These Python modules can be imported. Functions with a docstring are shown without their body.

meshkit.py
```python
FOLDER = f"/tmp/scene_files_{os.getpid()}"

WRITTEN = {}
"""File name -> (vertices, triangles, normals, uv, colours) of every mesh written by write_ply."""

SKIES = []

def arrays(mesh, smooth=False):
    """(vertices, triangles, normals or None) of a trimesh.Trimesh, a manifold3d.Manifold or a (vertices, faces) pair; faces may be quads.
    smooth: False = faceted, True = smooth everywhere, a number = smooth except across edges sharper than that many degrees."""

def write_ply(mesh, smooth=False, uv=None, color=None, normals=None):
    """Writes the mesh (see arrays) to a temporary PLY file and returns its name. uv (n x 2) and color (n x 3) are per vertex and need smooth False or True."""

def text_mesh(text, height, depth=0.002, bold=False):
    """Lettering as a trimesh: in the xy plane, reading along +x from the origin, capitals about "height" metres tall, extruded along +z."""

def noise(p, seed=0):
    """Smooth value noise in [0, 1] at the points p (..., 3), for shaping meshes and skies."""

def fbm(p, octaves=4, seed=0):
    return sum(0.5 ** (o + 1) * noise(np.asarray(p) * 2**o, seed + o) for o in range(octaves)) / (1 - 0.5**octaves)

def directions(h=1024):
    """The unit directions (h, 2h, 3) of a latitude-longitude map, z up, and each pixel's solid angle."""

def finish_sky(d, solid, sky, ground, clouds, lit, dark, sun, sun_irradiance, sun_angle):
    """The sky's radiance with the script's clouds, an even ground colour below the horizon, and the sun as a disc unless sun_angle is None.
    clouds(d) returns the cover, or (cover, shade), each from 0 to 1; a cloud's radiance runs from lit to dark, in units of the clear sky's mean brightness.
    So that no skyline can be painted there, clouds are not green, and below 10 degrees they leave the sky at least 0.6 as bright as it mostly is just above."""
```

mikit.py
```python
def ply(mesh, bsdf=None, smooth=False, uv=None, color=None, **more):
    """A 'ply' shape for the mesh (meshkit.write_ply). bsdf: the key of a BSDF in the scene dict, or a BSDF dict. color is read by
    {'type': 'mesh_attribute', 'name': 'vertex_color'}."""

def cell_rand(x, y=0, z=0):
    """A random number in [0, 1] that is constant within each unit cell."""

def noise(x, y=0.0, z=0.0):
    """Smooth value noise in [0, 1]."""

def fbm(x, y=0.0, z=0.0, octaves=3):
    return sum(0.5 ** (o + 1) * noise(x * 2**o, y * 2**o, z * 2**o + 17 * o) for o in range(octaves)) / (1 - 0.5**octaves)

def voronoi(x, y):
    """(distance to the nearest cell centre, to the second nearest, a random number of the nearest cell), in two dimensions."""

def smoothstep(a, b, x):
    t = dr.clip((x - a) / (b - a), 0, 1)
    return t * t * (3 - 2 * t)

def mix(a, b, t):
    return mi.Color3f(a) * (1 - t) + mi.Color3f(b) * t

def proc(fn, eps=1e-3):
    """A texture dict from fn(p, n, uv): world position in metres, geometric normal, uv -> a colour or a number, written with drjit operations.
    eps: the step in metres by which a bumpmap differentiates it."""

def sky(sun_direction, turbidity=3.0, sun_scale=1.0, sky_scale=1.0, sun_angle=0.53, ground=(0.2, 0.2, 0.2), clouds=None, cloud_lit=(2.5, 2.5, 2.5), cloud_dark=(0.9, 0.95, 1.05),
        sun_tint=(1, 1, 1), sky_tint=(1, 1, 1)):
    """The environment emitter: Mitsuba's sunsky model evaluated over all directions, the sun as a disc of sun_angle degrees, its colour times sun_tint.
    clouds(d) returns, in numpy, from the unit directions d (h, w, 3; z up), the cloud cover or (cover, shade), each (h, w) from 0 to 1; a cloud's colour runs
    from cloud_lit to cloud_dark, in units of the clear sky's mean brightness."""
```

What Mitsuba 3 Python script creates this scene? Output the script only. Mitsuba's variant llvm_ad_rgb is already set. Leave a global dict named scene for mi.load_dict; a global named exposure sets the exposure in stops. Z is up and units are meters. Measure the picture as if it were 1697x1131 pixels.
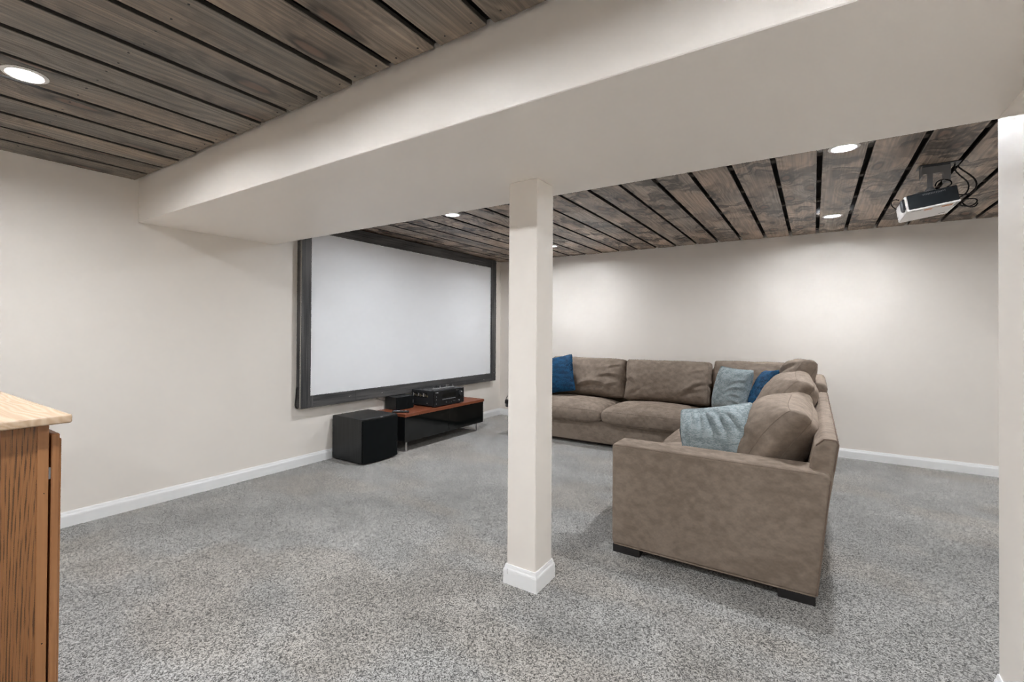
import math, random
import numpy as np, trimesh, manifold3d as m3
import drjit as dr
import mitsuba as mi
import mikit, meshkit
from mikit import noise, fbm, voronoi, cell_rand, smoothstep, mix, proc
from shapely.geometry import Polygon

T = mi.ScalarTransform4f
random.seed(7)
scene, labels = {}, {}

# ------------------------------------------------------------------ camera, light level
exposure = 1.52
F, CX, CY = 783.45, 809.69, 541.86            # focal length and principal point in pixels of the 1697 x 1131 frame
EYE = np.array([3.9372, 0.0, 1.27])
RIGHT = np.array([0.823734, 0.566940, 0.006462])
UP = np.array([-0.000470, -0.010716, 0.999942])
FWD = np.array([-0.566977, 0.823689, 0.008561])
M = np.eye(4)
M[:3, 0], M[:3, 1], M[:3, 2], M[:3, 3] = -RIGHT, UP, FWD, EYE
scene['camera'] = {'type': 'perspective', 'fov': math.degrees(2 * math.atan(848.5 / F)), 'fov_axis': 'x',
                   'principal_point_offset_x': (848.5 - CX) / 1697, 'principal_point_offset_y': (565.5 - CY) / 1131,
                   'near_clip': 0.05, 'far_clip': 60.0, 'to_world': T(M.tolist())}
LAMP = (268.0, 275.0, 285.0)                      # radiance of the recessed lamps
LAMPS = [(1.26, 0.51), (2.67, 0.51), (4.07, 0.51), (2.67, -1.20),  # third lamp is an unseen addition that lights the right wall and near floor
         (1.255, 3.31), (1.285, 5.21), (4.075, 3.315), (4.072, 5.195), (6.88, 3.31), (6.88, 5.20)]  # last pair, past the wall end, is added unseen to brighten the back wall

# ------------------------------------------------------------------ the room's measures
HC, HB, BN, BF, YB, XW = 2.3136, 2.0208, 1.3414, 2.360, 6.036, 4.465   # ceiling, beam underside, beam near and far face, back wall, right wall
YR, XR, HBASE = -2.2, 8.2, 0.0956

# ------------------------------------------------------------------ helpers
def numbered(key):
    if key not in taken:
        taken.add(key); return key
    k = 1
    while f'{key}_{k:03d}' in taken: k += 1
    key = f'{key}_{k:03d}'; taken.add(key); return key
taken = set()

def obj(name, mesh, mat, parent=None, smooth=False, label=None, **more):
    key = numbered(f'{parent}__{name}' if parent else name)
    scene[key] = mikit.ply(mesh, mat, smooth, **more)
    if label: labels[key] = {'label': label}
    return key

def thing(name, label, cat, group=None, kind=None):
    key = numbered(name)
    labels[key] = {'label': label, 'category': cat}
    if group: labels[key]['group'] = group
    if kind: labels[key]['kind'] = kind
    return key

def struct(name, mesh, mat, label, cat, smooth=False):
    key = obj(name, mesh, mat, smooth=smooth)
    labels[key] = {'label': label, 'category': cat, 'kind': 'structure'}
    return key

def box(x0, x1, y0, y1, z0, z1):
    return trimesh.creation.box(bounds=[[x0, y0, z0], [x1, y1, z1]])

def tm(man):
    m = man.to_mesh()
    return trimesh.Trimesh(m.vert_properties[:, :3], m.tri_verts, process=False)

def hull_round(points, r, seg=12):
    """convex solid with rounded edges whose flat faces pass through the given corner points inset by r"""
    s = m3.Manifold.sphere(r, seg)
    return tm(m3.Manifold.batch_hull([s.translate([float(c) for c in p]) for p in points]))

def rbox(x0, x1, y0, y1, z0, z1, r=0.004, seg=8):
    return hull_round([(x, y, z) for x in (x0 + r, x1 - r) for y in (y0 + r, y1 - r) for z in (z0 + r, z1 - r)], r, seg)

def chbox(x0, x1, y0, y1, z0, z1, c=0.003):
    """chamfered box, 24 corners"""
    pts = []
    for sx in (0, 1):
        for sy in (0, 1):
            for sz in (0, 1):
                p = np.array([(x0, x1)[sx], (y0, y1)[sy], (z0, z1)[sz]])
                d = np.array([(1, -1)[sx], (1, -1)[sy], (1, -1)[sz]]) * c
                for k in range(3):
                    q = p + d; q[k] = p[k]; pts.append(q)
    return tm(m3.Manifold.hull_points(np.array(pts)))

def extrude_xz(poly, y0, y1):
    """polygon in the xz plane swept along y"""
    m = trimesh.creation.extrude_polygon(Polygon(poly), y1 - y0)
    v = m.vertices.copy()
    m.vertices = np.stack([v[:, 0], y0 + v[:, 2], v[:, 1]], 1)
    m.invert()
    return m

def extrude_yz(poly, x0, x1):
    m = trimesh.creation.extrude_polygon(Polygon(poly), x1 - x0)
    v = m.vertices.copy()
    m.vertices = np.stack([x0 + v[:, 2], v[:, 0], v[:, 1]], 1)
    return m

def tube(path, r, closed=False, sides=8):
    p = np.asarray(path, float)
    n = len(p)
    t = np.roll(p, -1, 0) - np.roll(p, 1, 0)
    if not closed: t[0], t[-1] = p[1] - p[0], p[-1] - p[-2]
    t /= np.maximum(np.linalg.norm(t, axis=1, keepdims=True), 1e-9)
    u = np.zeros_like(p)
    a = np.cross(t[0], [0.3, 0.5, 0.8]); a /= np.linalg.norm(a)
    for i in range(n):
        a = a - t[i] * (a @ t[i]); a /= np.linalg.norm(a); u[i] = a
    w = np.cross(t, u)
    ang = np.arange(sides) * 2 * np.pi / sides
    v = (p[:, None] + r * (np.cos(ang)[None, :, None] * u[:, None] + np.sin(ang)[None, :, None] * w[:, None])).reshape(-1, 3)
    f = []
    for i in range(n if closed else n - 1):
        j = (i + 1) % n
        for k in range(sides):
            l = (k + 1) % sides
            f += [[i * sides + k, i * sides + l, j * sides + l], [i * sides + k, j * sides + l, j * sides + k]]
    m = trimesh.Trimesh(v, f, process=False)
    if not closed:
        for e, q in ((0, 0), (n - 1, 1)):
            c = len(m.vertices)
            tri = [[e * sides + k, e * sides + (k + 1) % sides, c] for k in range(sides)]
            m = trimesh.Trimesh(np.vstack([m.vertices, p[e]]), np.vstack([m.faces, [x[::-1] if q == 0 else x for x in tri]]), process=False)
    m.fix_normals()
    return m

def curve(pts, n=24):
    from scipy.interpolate import CubicSpline
    p = np.asarray(pts, float)
    s = np.concatenate([[0], np.cumsum(np.linalg.norm(np.diff(p, axis=0), axis=1))])
    return CubicSpline(s, p)(np.linspace(0, s[-1], n))

def lathe(profile, center, axis='z', n=40):
    m = trimesh.creation.revolve(np.asarray(profile, float), sections=n)
    if axis == 'x': m.apply_transform(trimesh.transformations.rotation_matrix(math.pi / 2, [0, 1, 0]))
    if axis == 'y': m.apply_transform(trimesh.transformations.rotation_matrix(-math.pi / 2, [1, 0, 0]))
    m.apply_translation(center)
    return m

cat = trimesh.util.concatenate

# soft cushions -----------------------------------------------------------------
def cube_grid(n, m):
    pts, quads = [], []
    def face(f, na, nb):
        base = len(pts)
        for i in range(na + 1):
            for j in range(nb + 1):
                pts.append(f(-1 + 2 * i / na, -1 + 2 * j / nb))
        for i in range(na):
            for j in range(nb):
                a = base + i * (nb + 1) + j
                quads.append((a, a + nb + 1, a + nb + 2, a + 1))
    face(lambda a, b: (a, b, 1), n, n); face(lambda a, b: (-a, b, -1), n, n)
    face(lambda a, b: (1, a, b), n, m); face(lambda a, b: (-1, -a, b), n, m)
    face(lambda a, b: (-a, 1, b), n, m); face(lambda a, b: (a, -1, b), n, m)
    p = np.round(np.array(pts, float), 6)
    u, inv = np.unique(p, axis=0, return_inverse=True)
    q = inv.ravel()[np.array(quads)]
    return u, np.vstack([q[:, [0, 1, 2]], q[:, [0, 2, 3]]])
GRIDS = {}

def cushion_map(P, a, b, c, edge, n, gusset, ear, pull, sag, wavy=0.0):
    X, Y, Z = P.T
    rad = np.maximum(np.abs(X), np.abs(Y))
    s = rad / np.maximum((np.abs(X) ** n + np.abs(Y) ** n) ** (1 / n), 1e-9)
    t = edge + (1 - edge) * np.sqrt(np.clip((1 - np.abs(X) ** 2.6) * (1 - np.abs(Y) ** 2.6), 0, 1))
    side = 1 + np.where(rad > 0.999, gusset * (1 - Z ** 2), 0)
    corner = (np.abs(X) * np.abs(Y)) ** 7
    wob = 1 + wavy * (meshkit.fbm(np.stack([X * 2.1 + 7 * a, Y * 2.1 + 31 * b, Z * 0 + c * 90], 1), 2) - 0.5)
    s = s * wob
    x = a * X * s * side * (1 - pull * (1 - Y ** 2) * np.abs(X) ** 3) * (1 + ear * corner)
    y = b * Y * s * side * (1 - pull * (1 - X ** 2) * np.abs(Y) ** 3) * (1 + ear * corner)
    y = y - sag * (1 - X ** 2) * np.clip((Y + 1) / 2, 0, 1) ** 2
    return np.stack([x, y, Z * c * t], 1)

def cushion(a, b, c, edge=0.5, n=8, N=44, seed=0, amp=0.006, gusset=0.03, ear=0.02, pull=0.0, creases=(), sag=0.0, mats=None, bow=0.0, lean=0.0, wavy=0.0, soft_iter=0):
    """local axes: x width, y height, z thickness (+z is the front). Returns (mesh, seam loop front, seam loop back)"""
    Mz = 8 if edge > 0.2 else 2
    if (N, Mz) not in GRIDS: GRIDS[(N, Mz)] = cube_grid(N, Mz)
    P, f = GRIDS[(N, Mz)]
    args = (a, b, c, edge, n, gusset, ear, pull, sag, wavy)
    v = cushion_map(P, *args)
    rad = np.maximum(np.abs(P[:, 0]), np.abs(P[:, 1]))
    soft = 1 - rad ** 8
    q = v + np.array([seed * 3.7, seed * 1.3, seed * 2.1])
    h = (meshkit.fbm(q * [5, 6, 5], 3, seed) - 0.5) * 2 * amp * 1.6
    warp = meshkit.fbm(q * 4, 2, seed + 5) * 1.2
    h += (np.abs(meshkit.fbm(np.stack([q[:, 0] * 4 + warp, q[:, 1] * 13 + warp * 2, q[:, 2] * 4], 1), 3, seed + 9) - 0.5)) * -2 * amp
    for (cx, cy, ang, ln, wd, dp) in creases:
        dx, dy = v[:, 0] - cx * a, v[:, 1] - cy * b
        al, pe = dx * math.cos(ang) + dy * math.sin(ang), -dx * math.sin(ang) + dy * math.cos(ang)
        pe = pe + 0.25 * al * al / max(ln, 1e-3)
        env = np.exp(-(al / ln) ** 2)
        h += env * dp * (-np.exp(-(pe / wd) ** 2) + 0.7 * np.exp(-((pe - 1.9 * wd) / (1.3 * wd)) ** 2)) * (v[:, 2] > 0)
    v[:, 2] += np.sign(P[:, 2]) * h * soft
    ring = (rad > 0.999) * (1 - P[:, 2] ** 2)
    v[:, :2] *= (1 + ring * h / max(a, b) * 2)[:, None]
    if soft_iter:
        sm = trimesh.Trimesh(v, f, process=False)
        trimesh.smoothing.filter_laplacian(sm, lamb=0.5, iterations=soft_iter, volume_constraint=False)
        v = np.array(sm.vertices)
    def ring_of(z):
        idx = np.nonzero((rad > 0.999) & (np.abs(P[:, 2] - z) < 1e-5))[0]
        return v[idx[np.argsort(np.arctan2(P[idx, 1], P[idx, 0]))]]
    loops = [ring_of(1.0), ring_of(-1.0)]
    def bend(u):
        u = u.copy()
        u[:, 2] += bow * (u[:, 0] / a) ** 2
        u[:, 2] += lean * np.clip(u[:, 1] / b, 0, 2) ** 2
        return u
    mesh = trimesh.Trimesh(bend(v), f, process=False)
    return mesh, bend(loops[0]), bend(loops[1])

def frame_matrix(center, xdir, ydir, roll=0.0):
    """local x -> xdir, local y -> ydir (made orthogonal), z = x cross y"""
    x = np.asarray(xdir, float); x /= np.linalg.norm(x)
    y = np.asarray(ydir, float); y = y - x * (x @ y); y /= np.linalg.norm(y)
    z = np.cross(x, y)
    if roll:
        x, y = x * math.cos(roll) + y * math.sin(roll), y * math.cos(roll) - x * math.sin(roll)
    m = np.eye(4); m[:3, 0], m[:3, 1], m[:3, 2], m[:3, 3] = x, y, z, center
    return m

# ------------------------------------------------------------------ materials
def bsdf(name, **kw):
    scene[name] = {'type': 'twosided', 'b': {'type': 'principled', **kw}}
    return name
def rgb(*c): return {'type': 'rgb', 'value': list(c)}

def paint_fn(base):
    def fn(p, n, uv):
        t = fbm(p.x * 1.7 + 3, p.y * 1.7, p.z * 1.7, 2)
        return mi.Color3f(base) * (0.98 + 0.04 * t)
    return fn
bsdf('wall_paint', base_color=proc(paint_fn((0.812, 0.768, 0.712))), roughness=0.45, specular=0.45)
bsdf('trim_paint', base_color=rgb(0.86, 0.87, 0.87), roughness=0.35, specular=0.4)

def carpet_fn(p, n, uv):
    wx = p.x + 0.004 * noise(p.x * 90, p.y * 90)
    wy = p.y + 0.004 * noise(p.x * 90 + 31, p.y * 90 + 7)
    fine = noise(wx * 400, wy * 400)
    mid = noise(wx * 190 + 11, wy * 190 + 5)
    tuft = 0.55 * fine + 0.45 * mid
    v = smoothstep(0.14, 0.86, tuft)
    patch = fbm(p.x * 7 + 4, p.y * 7, 0, 3)
    track = fbm(p.x * 1.1 + 2.2, p.y * 2.3 + 9, 0, 3)
    big = 0.66 + 0.40 * patch + 0.30 * track
    warm = smoothstep(0.5, 0.75, fbm(p.x * 1.7 + 40, p.y * 3.1 + 3, 0, 2))
    c = mix((0.050, 0.049, 0.047), (0.460, 0.455, 0.440), v) * big
    return c * mix((1, 1, 1), (1.03, 0.99, 0.95), warm)
bsdf('carpet', base_color=proc(carpet_fn), roughness=1.0, specular=0.05)

PITCH, GAP, X0 = 0.2335, 0.0255, -0.0045
def plank_fn(p, n, uv):
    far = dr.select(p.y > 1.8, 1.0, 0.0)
    k = dr.floor((p.x - X0) / PITCH)
    u = (p.x - X0) / PITCH - k
    r1, r2, r3 = cell_rand(k, 3, far), cell_rand(k, 5, far), cell_rand(k, 7, far)
    y = p.y + r1 * 40
    # one line of knots per board
    kw = 0.10 * (noise(u * 7, y * 7, k) - 0.5)
    kd, k2, kr = voronoi(u * 0.95 + k * 9.7 + 0.3 + kw, y * (1.35 + 0.5 * far) + kw)
    has = smoothstep(0.18, 0.28, kr)
    kn = smoothstep(0.120, 0.065, kd) * has
    rim = smoothstep(0.06, 0.12, kd) * smoothstep(0.22, 0.12, kd) * has
    halo = smoothstep(0.50, 0.05, kd) * has
    warp = fbm(u * 1.6 + r2 * 9, y * 1.1, k, 3)
    ring = u * 6.0 + warp * 6.0 + 2.6 * halo
    grain = 0.5 + 0.5 * dr.sin(ring * 6.2832)
    fine = noise(u * 95 + r3 * 50, y * 3.2, k)
    fine2 = noise(u * 40 + r2 * 50, y * 1.6, k + 9)
    g = 0.44 * grain * (0.4 + 0.6 * fine2) + 0.30 * fine + 0.30 * fine2
    blot = fbm(u * 1.4 + r3 * 20, y * 2.3, k + 3, 3)
    # dark stained figure that runs across the boards, with a sharp and a soft side
    wx = fbm(u * 2.6 + r2 * 7, y * 4.0, k + 31, 3) - 0.5
    fy = y * 8.0 + 2.2 * wx
    fig = fbm(u * 1.1 + r2 * 30 + wx, fy, k + 5, 4)
    where = smoothstep(0.40, 0.56, fbm(u * 1.1 + r1 * 9, y * 1.9, k + 21, 2))
    stroke = smoothstep(0.46, 0.58, fig) * smoothstep(0.84, 0.56, fig)
    cloud = smoothstep(0.45, 0.72, fbm(u * 1.0 + r3 * 13, y * 3.4 + wx * 3, k + 41, 3))
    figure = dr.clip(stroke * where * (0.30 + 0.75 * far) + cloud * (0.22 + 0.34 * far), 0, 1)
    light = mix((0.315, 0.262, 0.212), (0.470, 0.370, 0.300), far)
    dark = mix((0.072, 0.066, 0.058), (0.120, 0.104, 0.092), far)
    c = mix(dark, light, dr.clip(0.12 + 0.78 * g + 0.75 * (blot - 0.5) + 0.16 * (r1 - 0.5), 0, 1))
    grey = smoothstep(0.44, 0.70, fbm(u * 1.0 + r1 * 15, y * 1.3, k + 13, 3))
    c = c * mix((1.05, 0.99, 0.93), (0.93, 0.97, 0.98), grey)
    c = c * (1 - 0.72 * figure) * (1 - 0.30 * halo) * (1 - 0.62 * rim)
    c = mix(c, mi.Color3f(0.150, 0.078, 0.050), kn * 0.6)
    # long board edges nearly black: dark stain plus painted-in shade of the gaps
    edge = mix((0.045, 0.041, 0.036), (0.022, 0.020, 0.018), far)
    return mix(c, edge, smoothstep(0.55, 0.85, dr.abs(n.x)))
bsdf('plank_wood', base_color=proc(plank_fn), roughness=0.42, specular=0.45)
bsdf('ceiling_dark', base_color=rgb(0.012, 0.012, 0.012), roughness=0.9, specular=0.1)
bsdf('batten_wood', base_color=rgb(0.07, 0.06, 0.05), roughness=0.8)
bsdf('screw_head', base_color=rgb(0.03, 0.03, 0.03), roughness=0.4, metallic=0.6)

def suede_fn(p, n, uv):
    w = fbm(p.x * 3 + 5, p.y * 3, p.z * 3, 3)
    b = fbm(p.x * 26 + 3 * w, p.y * 26, p.z * 26 + 2 * w, 4)
    f = noise(p.x * 130, p.y * 130, p.z * 130)
    t = smoothstep(0.30, 0.68, 0.34 * w + 0.66 * b)
    return mix((0.185, 0.146, 0.115), (0.252, 0.204, 0.165), t) * (0.94 + 0.12 * f)
bsdf('suede', base_color=proc(suede_fn), roughness=0.85, specular=0.15, sheen=0.5, sheen_tint=0.6)
bsdf('welt', base_color=rgb(0.175, 0.130, 0.102), roughness=0.9, specular=0.1)
bsdf('seam_thread', base_color=rgb(0.198, 0.157, 0.125), roughness=0.9, specular=0.1)
bsdf('dark_foot', base_color=rgb(0.010, 0.009, 0.009), roughness=0.5)

def velvet_fn(lo, hi, s):
    def fn(p, n, uv):
        w = fbm(p.x * 7 + s, p.y * 7, p.z * 7, 2)
        b = 0.5 * fbm(p.x * 120 + 5 * w, p.y * 120 + s, p.z * 160, 2) + 0.5 * fbm(p.x * 26 + 3 * w, p.y * 26 + s, p.z * 34, 2)
        return mix(lo, hi, smoothstep(0.32, 0.68, b))
    return fn
bsdf('grey_velvet', base_color=proc(velvet_fn((0.180, 0.222, 0.232), (0.325, 0.382, 0.400), 3.0)), roughness=0.6, specular=0.3, sheen=1.0, sheen_tint=0.2)
bsdf('blue_velvet', base_color=proc(velvet_fn((0.002, 0.022, 0.062), (0.007, 0.072, 0.165), 8.0)), roughness=0.55, specular=0.25, sheen=0.6, sheen_tint=1.0)

def frame_fn(p, n, uv):
    up = smoothstep(0.5, 0.6, dr.select((p.y < 2.72) | (p.y > 5.69), 1.0, 0.0))
    along, across = dr.select(up > 0.5, p.z, p.y), dr.select(up > 0.5, p.y, p.z)
    g = fbm(across * 120, along * 3.0, p.x * 30, 3)
    b = fbm(across * 9 + 3, along * 2.1, 0, 2)
    c = mix((0.030, 0.032, 0.034), (0.105, 0.103, 0.102), smoothstep(0.3, 0.75, g * 0.6 + b * 0.4))
    return c
bsdf('frame_wood', base_color=proc(frame_fn), roughness=0.5, specular=0.35)
bsdf('lit_frame_edge', base_color=rgb(0.28, 0.27, 0.25), roughness=0.6)  # pale colour stands for light falling on the board edge
bsdf('screen_fabric', base_color=rgb(0.80, 0.815, 0.84), roughness=0.85, specular=0.1)

def oak_fn(p, n, uv):
    a = dr.select(dr.abs(n.x) > 0.5, p.y, p.x)
    w = fbm(a * 5.0, p.z * 0.9 + 3, 0, 2)
    ring = 0.5 + 0.5 * dr.sin((a * 95 + w * 12) * 6.2832)
    pore = smoothstep(0.38, 0.62, noise(a * 420, p.z * 13) * 0.6 + 0.4 * noise(a * 800, p.z * 26)) * smoothstep(0.20, 0.85, ring)
    f = noise(a * 500, p.z * 9)
    c = mix((0.225, 0.092, 0.032), (0.300, 0.138, 0.053), 0.5 * ring + 0.5 * f)
    return c * (1 - 0.62 * pore) * (1 - 0.22 * smoothstep(0.55, 0.95, ring))
bsdf('oak_panel', base_color=proc(oak_fn), roughness=0.35, specular=0.45)
def stile_fn(p, n, uv):
    a = dr.select(dr.abs(n.x) > 0.5, p.y, p.x)
    g = fbm(a * 160 + 9, p.z * 5, 0, 3)
    b = fbm(a * 20 + 2, p.z * 2.5, 0, 2)
    return mix((0.22, 0.090, 0.032), (0.36, 0.170, 0.070), 0.6 * g + 0.4 * b)
bsdf('oak_stile', base_color=proc(stile_fn), roughness=0.35, specular=0.45)
def pine_fn(p, n, uv):
    s = cell_rand(dr.floor(p.y / 0.09), 2)
    w = fbm(p.y * 12 + s * 7, p.x * 2.0 + s * 11, p.z * 14, 3)
    ring = 0.5 + 0.5 * dr.sin((p.y * 34 + p.z * 26 + w * 6) * 6.2832)
    f = noise(p.y * 230, p.x * 9)
    kd, _, kr = voronoi(p.y * 9 + 4, p.x * 3.2)
    kn = smoothstep(0.16, 0.04, kd) * smoothstep(0.6, 0.7, kr)
    c = mix((0.39, 0.265, 0.165), (0.50, 0.385, 0.275), 0.6 * ring + 0.3 * f)
    return mix(c, mi.Color3f(0.20, 0.10, 0.05), kn * 0.7)
bsdf('pine_top', base_color=proc(pine_fn), roughness=0.35, specular=0.4)
def cherry_fn(p, n, uv):
    w = fbm(p.x * 9, p.y * 1.3, p.z * 9, 3)
    g = fbm(p.x * 130 + 6 * w, p.y * 4, p.z * 130, 3)
    return mix((0.130, 0.034, 0.016), (0.265, 0.084, 0.040), 0.6 * g + 0.5 * (w - 0.3))
bsdf('cherry_top', base_color=proc(cherry_fn), roughness=0.3, specular=0.5, clearcoat=0.3)

def ash_fn(p, n, uv):
    a = dr.select(dr.abs(n.x) > 0.5, p.y, p.x)
    g = fbm(a * 170, p.z * 4, 0, 2)
    return mix((0.006, 0.007, 0.0075), (0.017, 0.019, 0.020), g)
bsdf('black_ash', base_color=proc(ash_fn), roughness=0.38, specular=0.45)
bsdf('black_cloth', base_color=rgb(0.0045, 0.0058, 0.0064), roughness=0.85, specular=0.12)
bsdf('black_gloss', base_color=rgb(0.004, 0.005, 0.005), roughness=0.06, specular=0.5)
bsdf('black_plastic', base_color=rgb(0.008, 0.009, 0.010), roughness=0.35, specular=0.45)
bsdf('black_metal', base_color=rgb(0.020, 0.022, 0.024), roughness=0.35, specular=0.5)
bsdf('dark_slot', base_color=rgb(0.002, 0.002, 0.002), roughness=0.6)
bsdf('cable_black', base_color=rgb(0.006, 0.006, 0.006), roughness=0.5)
bsdf('grey_plastic', base_color=rgb(0.10, 0.105, 0.11), roughness=0.45)
bsdf('silver', base_color=rgb(0.55, 0.56, 0.57), roughness=0.3, metallic=0.8)
bsdf('chrome', base_color=rgb(0.75, 0.75, 0.76), roughness=0.18, metallic=1.0)
bsdf('white_plastic', base_color=rgb(0.78, 0.76, 0.74), roughness=0.4)
bsdf('white_print', base_color=rgb(0.65, 0.66, 0.67), roughness=0.5)
bsdf('orange_print', base_color=rgb(0.62, 0.33, 0.20), roughness=0.6)
bsdf('grey_print', base_color=rgb(0.36, 0.35, 0.34), roughness=0.6)
bsdf('blue_print', base_color=rgb(0.03, 0.09, 0.33), roughness=0.5)
bsdf('lens_glass', base_color=rgb(0.02, 0.02, 0.03), roughness=0.05, specular=0.7, clearcoat=1.0)
bsdf('circuit_tan', base_color=rgb(0.10, 0.085, 0.05), roughness=0.5)
bsdf('projector_side', base_color=rgb(0.010, 0.014, 0.017), roughness=0.3, specular=0.5)
bsdf('steel_grey', base_color=rgb(0.22, 0.225, 0.23), roughness=0.45, metallic=0.5)

# ------------------------------------------------------------------ the setting
struct('floor', box(-0.2, XR + 0.2, YR - 0.2, YB + 0.2, -0.1, 0.0), 'carpet', 'speckled grey carpet covering the whole basement floor', 'carpet')
struct('wall_left', box(-0.15, 0.0, YR - 0.15, YB + 0.15, -0.05, 2.5), 'wall_paint', 'beige painted side wall that the projection screen hangs on', 'wall')
struct('wall_back', box(0.0, XR + 0.15, YB, YB + 0.15, -0.05, 2.5), 'wall_paint', 'beige painted end wall behind the sofa', 'wall')
struct('wall_right', box(XW, XR, YR, 2.356, -0.05, 2.5), 'wall_paint', 'white looking wall end at the right edge beside the beam', 'wall')
struct('wall_rear', box(0.0, XW, YR - 0.15, YR, -0.05, 2.5), 'wall_paint', 'beige painted wall on the side of the room across from the sofa', 'wall')
struct('wall_far_right', box(XR, XR + 0.15, 2.356, YB, -0.05, 2.5), 'wall_paint', 'beige painted wall past the projector', 'wall')
ceil = struct('ceiling', box(-0.15, XR + 0.15, YR - 0.15, YB + 0.15, HC + 0.042, HC + 0.14), 'ceiling_dark', 'dark stained board ceiling with open gaps between the boards', 'ceiling')
rng = np.random.default_rng(5)
screw_ply = mikit.ply(trimesh.creation.cylinder(0.0042, 0.0016, sections=8), 'screw_head')
def screws(x0, x1, ys, parent):
    for y in ys:
        for x in (x0 + 0.045, x1 - 0.045):
            scene[numbered(parent + '__screw')] = {**screw_ply, 'to_world': T().translate([x + rng.uniform(-.01, .01), y + rng.uniform(-.006, .006), HC - 0.0004])}
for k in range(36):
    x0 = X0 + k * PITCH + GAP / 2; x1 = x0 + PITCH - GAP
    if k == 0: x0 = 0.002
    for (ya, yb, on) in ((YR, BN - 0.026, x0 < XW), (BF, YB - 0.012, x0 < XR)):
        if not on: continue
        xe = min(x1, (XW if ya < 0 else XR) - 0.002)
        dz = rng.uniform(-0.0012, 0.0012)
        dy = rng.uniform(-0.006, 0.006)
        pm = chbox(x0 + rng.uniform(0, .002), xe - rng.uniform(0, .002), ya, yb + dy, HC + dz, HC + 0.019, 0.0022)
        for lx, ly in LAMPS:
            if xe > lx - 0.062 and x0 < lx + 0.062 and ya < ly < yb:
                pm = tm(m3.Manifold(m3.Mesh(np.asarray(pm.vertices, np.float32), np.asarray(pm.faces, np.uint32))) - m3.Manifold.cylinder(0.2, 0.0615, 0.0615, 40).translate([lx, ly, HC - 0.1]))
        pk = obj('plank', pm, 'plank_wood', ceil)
        ys = [yb - 0.035, yb - 0.62, yb - 1.24] if ya < 0 else [yb - 0.035]
        screws(x0, xe, ys, pk)
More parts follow.
